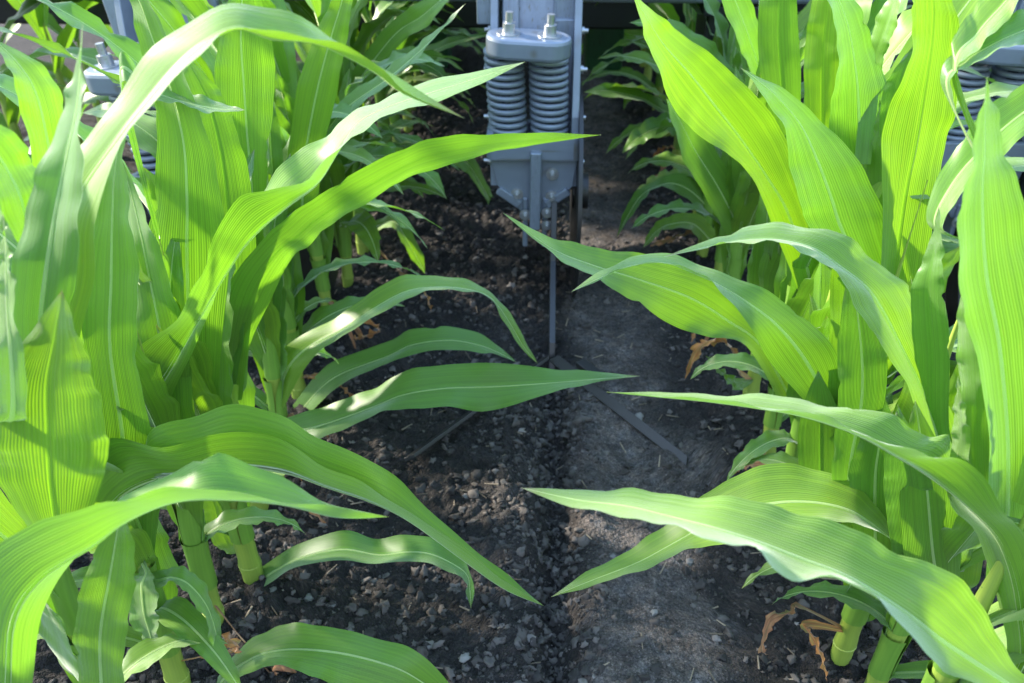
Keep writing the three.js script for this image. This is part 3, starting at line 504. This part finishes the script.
// ------------------------------------------------------------------ the rest of the field
function plantAt(x, z, label, group, far) {
  const p = cornPlant(x + rr(-0.02, 0.02), z + rr(-0.03, 0.03), rr(0.40, 0.50), label, group, !far);
  wildLeaves(p, { count: far ? 8 : 10, first: 0.07, scale: rr(0.92, 1.1), az: rr(-0.5, 0.5) + (rnd() < 0.5 ? Math.PI : 0) });
  if (!far) for (let i = 0; i < 4; i++) archLeaf(p, 0.07 + 0.05 * i, (i % 2 ? 1 : -1) * (Math.PI / 2 + rr(-0.6, 0.6)), rr(1.25, 1.45), rr(0.5, 1.2), rr(0.24, 0.36), rr(0.024, 0.031), 'mid', { bend: 1.6, roll: rr(-0.6, 0.6), vee: 0.5 });
}
for (let z = -1.44; z > -4.6; z -= 0.17) { if ([-1.6, -2.0].every(q => Math.abs(q - z) > 0.09)) plantAt(-0.385, z, 'ordinary corn plant standing in the row behind the twisted grey and lime blade', 'filler plants of the sunny side row'); }
for (let z = -1.44; z > -4.6; z -= 0.17) { if ([-1.6, -2.0, -2.5].every(q => Math.abs(q - z) > 0.09)) plantAt(0.35, z, 'ordinary corn plant standing in the row behind the withered orange leaf', 'filler plants of the shaded side row'); }
for (let z = -0.90; z > -4.6; z -= 0.18) plantAt(-1.145, z, 'corn plant in the next row beyond the spring unit with holed plates', 'plants of the next row towards the sun', true);
for (let z = -0.75; z > -4.6; z -= 0.20) plantAt(1.11, z, 'corn plant in the next row beyond the partly hidden spring unit', 'plants of the next row away from the sun', true);
// ------------------------------------------------------------------ cultivator
const steelTex = dataTex(256, 256, (u, v) => { const n = 0.86 + 0.06 * noise(u * 30, v * 30, 1) + 0.08 * noise(u * 6, v * 6, 4) + 0.05 * noise(u * 90, v * 90, 6); const d = clamp(noise(u * 11, v * 11, 9) - 0.28) * 0.7; const e = clamp(noise(u * 22, v * 22, 15) + 0.5 * noise(u * 60, v * 60, 19) - 0.34) * 1.6; return [n - d * 0.5 - e * 0.35, n - d * 0.65 - e * 0.5, n - d * 0.8 - e * 0.7]; });
const paint = new THREE.MeshPhysicalMaterial({ map: steelTex, color: new THREE.Color().setRGB(0.25, 0.29, 0.36), roughness: 0.42, metalness: 0.25, clearcoat: 0.25, clearcoatRoughness: 0.3 });
const zinc = new THREE.MeshStandardMaterial({ map: steelTex, color: new THREE.Color().setRGB(0.55, 0.57, 0.60), roughness: 0.38, metalness: 0.8 });
const worn = new THREE.MeshStandardMaterial({ map: steelTex, color: new THREE.Color().setRGB(0.05, 0.048, 0.048), roughness: 0.38, metalness: 0.5 });
const black = new THREE.MeshStandardMaterial({ map: steelTex, color: new THREE.Color().setRGB(0.02, 0.021, 0.024), roughness: 0.4 });
const green = new THREE.MeshPhysicalMaterial({ map: steelTex, color: new THREE.Color().setRGB(0.015, 0.10, 0.035), roughness: 0.4, clearcoat: 0.4 });
const box = (w, h, d, x, y, z, r = 0.003) => { const g = new RoundedBoxGeometry(w, h, d, 2, Math.min(r, w / 2.2, h / 2.2, d / 2.2)); g.translate(x, y, z); return g; };
const cyl = (r, h, x, y, z, seg = 20, axis = 'y', r2 = r) => { const g = new THREE.CylinderGeometry(r2, r, h, seg); if (axis === 'x') g.rotateZ(Math.PI / 2); if (axis === 'z') g.rotateX(Math.PI / 2); g.translate(x, y, z); return g; };
function plate(shape, depth, bevel = 0.0015) { return new THREE.ExtrudeGeometry(shape, { depth, bevelEnabled: true, bevelThickness: bevel, bevelSize: bevel, bevelSegments: 2, curveSegments: 16 }); }
function poly(pts, holes = []) { const s = new THREE.Shape(pts.map(p => new THREE.Vector2(...p))); for (const [x, y, r] of holes) { const h = new THREE.Path(); h.absarc(x, y, r, 0, 6.2832, true); s.holes.push(h); } return s; }
class Helix extends THREE.Curve { constructor(r, h, turns) { super(); Object.assign(this, { r, h, turns }); } getPoint(t, o = V(0, 0, 0)) { const a = t * this.turns * 6.2832, e = Math.min(t, 1 - t) * this.turns; return o.set(Math.cos(a) * this.r, this.h * (t < 0.5 ? Math.max(0, (e - 0.6)) / (this.turns - 1.2) : 1 - Math.max(0, e - 0.6) / (this.turns - 1.2)), Math.sin(a) * this.r); } }
function bolt(parent, x, y, z, axis = 'y', r = 0.008, len = 0.012, name = 'bolt') {
  const g = [cyl(r * 1.75, 0.0025, 0, 0, 0, 24), cyl(r, len * 0.55, 0, len * 0.28, 0, 6), cyl(r * 0.55, len, 0, len * 0.62, 0, 14)];
  const m = mergeGeometries(g.map(q => q.toNonIndexed())); if (axis === 'x') m.rotateZ(-Math.PI / 2); if (axis === '-x') m.rotateZ(Math.PI / 2); if (axis === 'z') m.rotateX(Math.PI / 2);
  m.translate(x, y, z); return mesh(name, m, zinc, parent);
}
function rowUnit(x, z, label, leg) {
  const t = thing('cultivator_row_unit', label, 'cultivator unit', [x, 0, z], 'spring loaded units hanging from the tool bar');
  // side plates running up to the tool bar, with holes
  for (const s of [-1, 1]) {
    const sh = poly([[-0.035, 0.20], [0.030, 0.235], [0.022, 0.36], [-0.03, 0.52], [-0.09, 0.78], [-0.20, 0.78], [-0.17, 0.5], [-0.10, 0.30]], [[-0.10, 0.60, 0.009], [-0.10, 0.52, 0.009], [-0.14, 0.68, 0.009]]);
    const g = plate(sh, 0.010); g.rotateY(-Math.PI / 2); g.translate(s * 0.072 + 0.005, 0, 0);
    const pl = mesh('side_plate', g, paint, t);
    for (const [yy, zz] of [[0.265, -0.01], [0.34, -0.035], [0.42, -0.06], [0.48, -0.09], [0.57, -0.105]]) bolt(pl, s * 0.0795, yy, zz, s > 0 ? 'x' : '-x', 0.0075, 0.012);
  }
  // channel between the side plates
  { const g = box(0.108, 0.34, 0.012, 0, 0, 0); g.rotateX(-0.24); g.translate(0, 0.645, -0.115); mesh('web_plate', g, paint, t); }
  { const g = [box(0.030, 0.34, 0.010, -0.045, 0, 0.012), box(0.030, 0.34, 0.010, 0.045, 0, 0.012)].map(q => { q.rotateX(-0.24); q.translate(0, 0.645, -0.113); return q; }); mesh('flange', mergeGeometries(g), paint, t); }
  mesh('side_flange', mergeGeometries([box(0.034, 0.30, 0.012, 0.050, 0.36, -0.052, 0.003), box(0.034, 0.30, 0.012, 0.050, 0.655, -0.062, 0.003)]), paint, t);
  mesh('side_flange', box(0.034, 0.32, 0.012, -0.086, 0.66, -0.050, 0.003), paint, t);
  // spring cap with rounded ends
  {
    const s = new THREE.Shape(), a = 0.034, r = 0.031; s.absarc(a, 0, r, -Math.PI / 2, Math.PI / 2, false); s.absarc(-a, 0, r, Math.PI / 2, Math.PI * 1.5, false);
    const g = plate(s, 0.022, 0.006); g.rotateX(Math.PI / 2); g.translate(0, 0.502, 0.012);
    const cap = mesh('spring_cap', g, paint, t); cap.position.set(-0.036, 0, 0.004); cap.rotation.set(0.05, 0, -0.05);
    for (const s2 of [-1, 1]) { bolt(cap, s2 * 0.034, 0.509, 0.012, 'y', 0.0115, 0.030, 'cap_bolt'); }
  }
  for (const s of [-1, 1]) {
    const h = 0.160, g = new THREE.TubeGeometry(new Helix(0.0300, h, 14.4), 480, 0.0050, 8, false);
    const m = mesh('coil_spring', g, paint, t); m.position.set(s * 0.0365 - 0.009, 0.315, 0.006); m.rotation.z = 0.05 - s * 0.01;
    const rod = mesh('guide_rod', cyl(0.009, 0.17, 0, 0.08, 0), worn, m);
  }
  { const g = cyl(0.205, 0.007, 0.082, 0.185, -0.06, 56, 'x'); mesh('coulter_disc', g, worn, t); mesh('disc_hub', cyl(0.035, 0.03, 0.090, 0.185, -0.06, 24, 'x'), worn, t); }
  // cradle under the springs
  {
    const rim = new THREE.Shape(); rim.moveTo(-0.083, -0.045); rim.lineTo(0.083, -0.045); rim.lineTo(0.083, 0.035); rim.quadraticCurveTo(0.083, 0.048, 0.07, 0.048); rim.lineTo(-0.07, 0.048); rim.quadraticCurveTo(-0.083, 0.048, -0.083, 0.035); rim.closePath();
    const hole = new THREE.Path(); hole.moveTo(-0.073, -0.035); hole.lineTo(-0.073, 0.038); hole.lineTo(0.073, 0.038); hole.lineTo(0.073, -0.035); hole.closePath(); rim.holes.push(hole);
    const g = plate(rim, 0.040); g.rotateX(-Math.PI / 2); g.scale(1, 1, -1); const gi = g.index; g.translate(0, 0.292, 0.004);
    { const p = g.index ? g.toNonIndexed() : g; const q = p.attributes.position; for (let i = 0; i < q.count; i += 3) { const b = [q.getX(i + 1), q.getY(i + 1), q.getZ(i + 1)]; q.setXYZ(i + 1, q.getX(i + 2), q.getY(i + 2), q.getZ(i + 2)); q.setXYZ(i + 2, ...b); } p.computeVertexNormals(); mesh('cradle_rim', p, paint, t); }
    const body = poly([[-0.078, 0.300], [0.078, 0.300], [0.070, 0.238], [0.022, 0.188], [-0.022, 0.188], [-0.064, 0.238]]); const bg = plate(body, 0.085); bg.translate(0, 0, -0.045); mesh('cradle', bg, paint, t);
    mesh('centre_rib', box(0.020, 0.150, 0.024, 0.004, 0.235, 0.054), paint, t);
    for (const [bx, by] of [[0.034, 0.262], [0.034, 0.218], [-0.030, 0.222]]) bolt(t, bx, by, 0.042, 'z', 0.0065, 0.012);
    for (const s of [-1, 1]) { const w = box(0.050, 0.016, 0.016, 0, 0, 0); w.rotateZ(s * 0.62); w.translate(s * 0.044, 0.216, 0.040); mesh('wedge', w, paint, t); }
    for (const [s, yy] of [[1, 0.19], [-1, 0.185], [1, 0.165]]) bolt(t, s * 0.020 + 0.006, yy, 0.052, 'z', 0.006, 0.010);
    mesh('shank_clamp', mergeGeometries([box(0.010, 0.10, 0.05, -0.014, 0.165, 0.02), box(0.010, 0.10, 0.05, 0.022, 0.165, 0.02)]), paint, t);
    const ring = new THREE.TorusGeometry(0.012, 0.0022, 8, 24); ring.rotateX(0.4); ring.translate(-0.045, 0.565, -0.060); mesh('lynch_ring', ring, zinc, t);
  }
  // shank sloping back to the soil, and the V of the sweep
  if (leg) {
    const sh = poly([[0.045, 0.215], [0.015, 0.215], [0.03, 0.13], [0.17, 0.045], [0.225, -0.05], [0.285, -0.05], [0.25, 0.035], [0.10, 0.115]]);
    const g = plate(sh, 0.009, 0.001); g.rotateY(-Math.PI / 2); g.translate(FUR - x + 0.0045, 0, 0); mesh('shank', g, worn, t);
  } else {
    const sh = poly([[0.045, 0.215], [0.015, 0.215], [0.03, 0.10], [0.14, -0.05], [0.20, -0.05], [0.09, 0.10]]); const g = plate(sh, 0.009, 0.001); g.rotateY(-Math.PI / 2); g.translate(0.006, 0, 0); mesh('shank', g, worn, t);
  }
  const fx = leg ? FUR - x : 0;
  for (const [s, l] of [[1, 0.335], [-1, 0.345]]) {
    const g = plate(poly([[0, -0.012], [l, -0.012], [l - 0.010, 0.001], [0.01, 0.005]]), 0.0045, 0.0008);
    g.rotateX(-0.95); g.rotateY(s > 0 ? -0.92 : -(Math.PI - 0.92)); if (s < 0) { g.rotateX(0); }
    g.translate(fx + s * 0.004, s > 0 ? 0.017 : 0.014, 0.265); mesh('sweep_wing', g, worn, t);
  }
  { const g = box(0.052, 0.010, 0.020, 0, 0, 0, 0.002); g.rotateY(-0.92); g.translate(fx + 0.062, 0.040, 0.335); mesh('wing_clamp', g, worn, t); }
  return t;
}
rowUnit(-0.012, -1.50, 'blue grey spring unit over the bare strip, its two coils in full view', true);
const leaning = rowUnit(-0.535, -1.29, 'blue grey spring unit with drilled side plates, half hidden by the hooked blade', false);
leaning.rotation.z = 0.14; leaning.rotation.y = -0.35;
rowUnit(0.775, -1.50, 'blue grey spring unit almost hidden behind a torn upright blade', false);
{
  const t = thing('tool_bar', 'blue grey square tool bar carrying the spring units', 'tool bar', [0, 0, 0]);
  mesh('beam', box(7.4, 0.17, 0.17, 0, 0.585, -1.79, 0.012), paint, t);
  for (const x of [-0.60, -0.012, 0.775]) { mesh('mounting_plate', box(0.22, 0.24, 0.016, x, 0.63, -1.690, 0.004), paint, t); for (const s of [-1, 1]) bolt(t, x + s * 0.09, 0.72, -1.681, 'z', 0.012, 0.02); }
  mesh('hitch_frame', mergeGeometries([box(0.10, 0.60, 0.12, 0.16, 0.50, -2.35, 0.01), box(0.10, 0.60, 0.12, -0.30, 0.50, -2.35, 0.01), box(0.56, 0.10, 0.10, -0.07, 0.74, -2.35, 0.01), box(0.08, 0.08, 0.52, -0.07, 0.64, -2.10, 0.01)]), green, t);
  mesh('bracket_box', mergeGeometries([box(0.11, 0.16, 0.12, 0.37, 0.46, -1.80, 0.008), box(0.13, 0.02, 0.14, 0.37, 0.485, -1.79, 0.004)]), black, t);
  mesh('rear_bar', box(7.0, 0.09, 0.09, 0, 0.375, -2.24, 0.008), black, t);
  for (const x of [-1.9, 1.9]) mesh('strut', box(0.06, 0.20, 0.55, x, 0.46, -2.02, 0.008), black, t);
  for (const x of [-3.4, 3.4]) mesh('gauge_leg', box(0.09, 0.60, 0.09, x, 0.25, -1.79, 0.006), paint, t);
}
{
  // rear end of the tractor that pulls the tool bar
  const t = thing('tractor', 'dark green tractor rear with lugged black tyres beyond the tool bar', 'tractor', [0, 0, -3.5]);
  const rubber = new THREE.MeshStandardMaterial({ color: new THREE.Color().setRGB(0.018, 0.017, 0.017), roughness: 0.85, bumpMap: soilBump, bumpScale: 0.002 });
  const yellow = new THREE.MeshPhysicalMaterial({ color: new THREE.Color().setRGB(0.62, 0.42, 0.02), roughness: 0.4 });
  const lugG = box(0.20, 0.045, 0.05, 0, 0, 0, 0.008);
  for (const s of [-1, 1]) {
    const prof = [[0.50, -0.20], [0.60, -0.23], [0.74, -0.22], [0.79, -0.17], [0.80, 0], [0.79, 0.17], [0.74, 0.22], [0.60, 0.23], [0.50, 0.20]].map(q => new THREE.Vector2(...q));
    const g = new THREE.LatheGeometry(prof, 56); g.rotateZ(Math.PI / 2);
    const tyre = mesh('rear_tyre', g, rubber, t); tyre.position.set(s * 0.765, 0.82, 0);
    for (let i = 0; i < 40; i++) { const a = i / 40 * 6.2832, l = mesh('tread_lug', lugG, rubber, tyre); l.position.set(i % 2 ? 0.10 : -0.10, Math.cos(a) * 0.80, Math.sin(a) * 0.80); l.rotation.set(a, 0, 0); l.rotateY(i % 2 ? 0.7 : -0.7); }
    const rim = new THREE.LatheGeometry([[0.06, 0.05], [0.30, 0.06], [0.42, 0.0], [0.47, 0.12], [0.51, 0.18], [0.49, -0.10], [0.40, -0.06], [0.06, 0.0]].map(q => new THREE.Vector2(...q)), 40); rim.rotateZ(Math.PI / 2);
    mesh('wheel_rim', rim, yellow, t).position.set(s * 0.765, 0.82, 0);
    const arm = box(0.07, 0.10, 1.55, s * 0.30, 0.60, 0.85, 0.012); mesh('lift_arm', arm, black, t);
  }
  mesh('axle', cyl(0.12, 1.5, 0, 0.82, 0, 24, 'x'), green, t);
  mesh('housing', mergeGeometries([box(0.46, 0.62, 1.9, 0, 0.88, -0.7, 0.03), box(0.34, 0.30, 0.30, 0, 0.75, 0.35, 0.03)]), green, t);
  mesh('drawbar', box(0.09, 0.05, 1.2, 0, 0.44, 0.4, 0.008), black, t);
}
renderer.render(scene, camera);
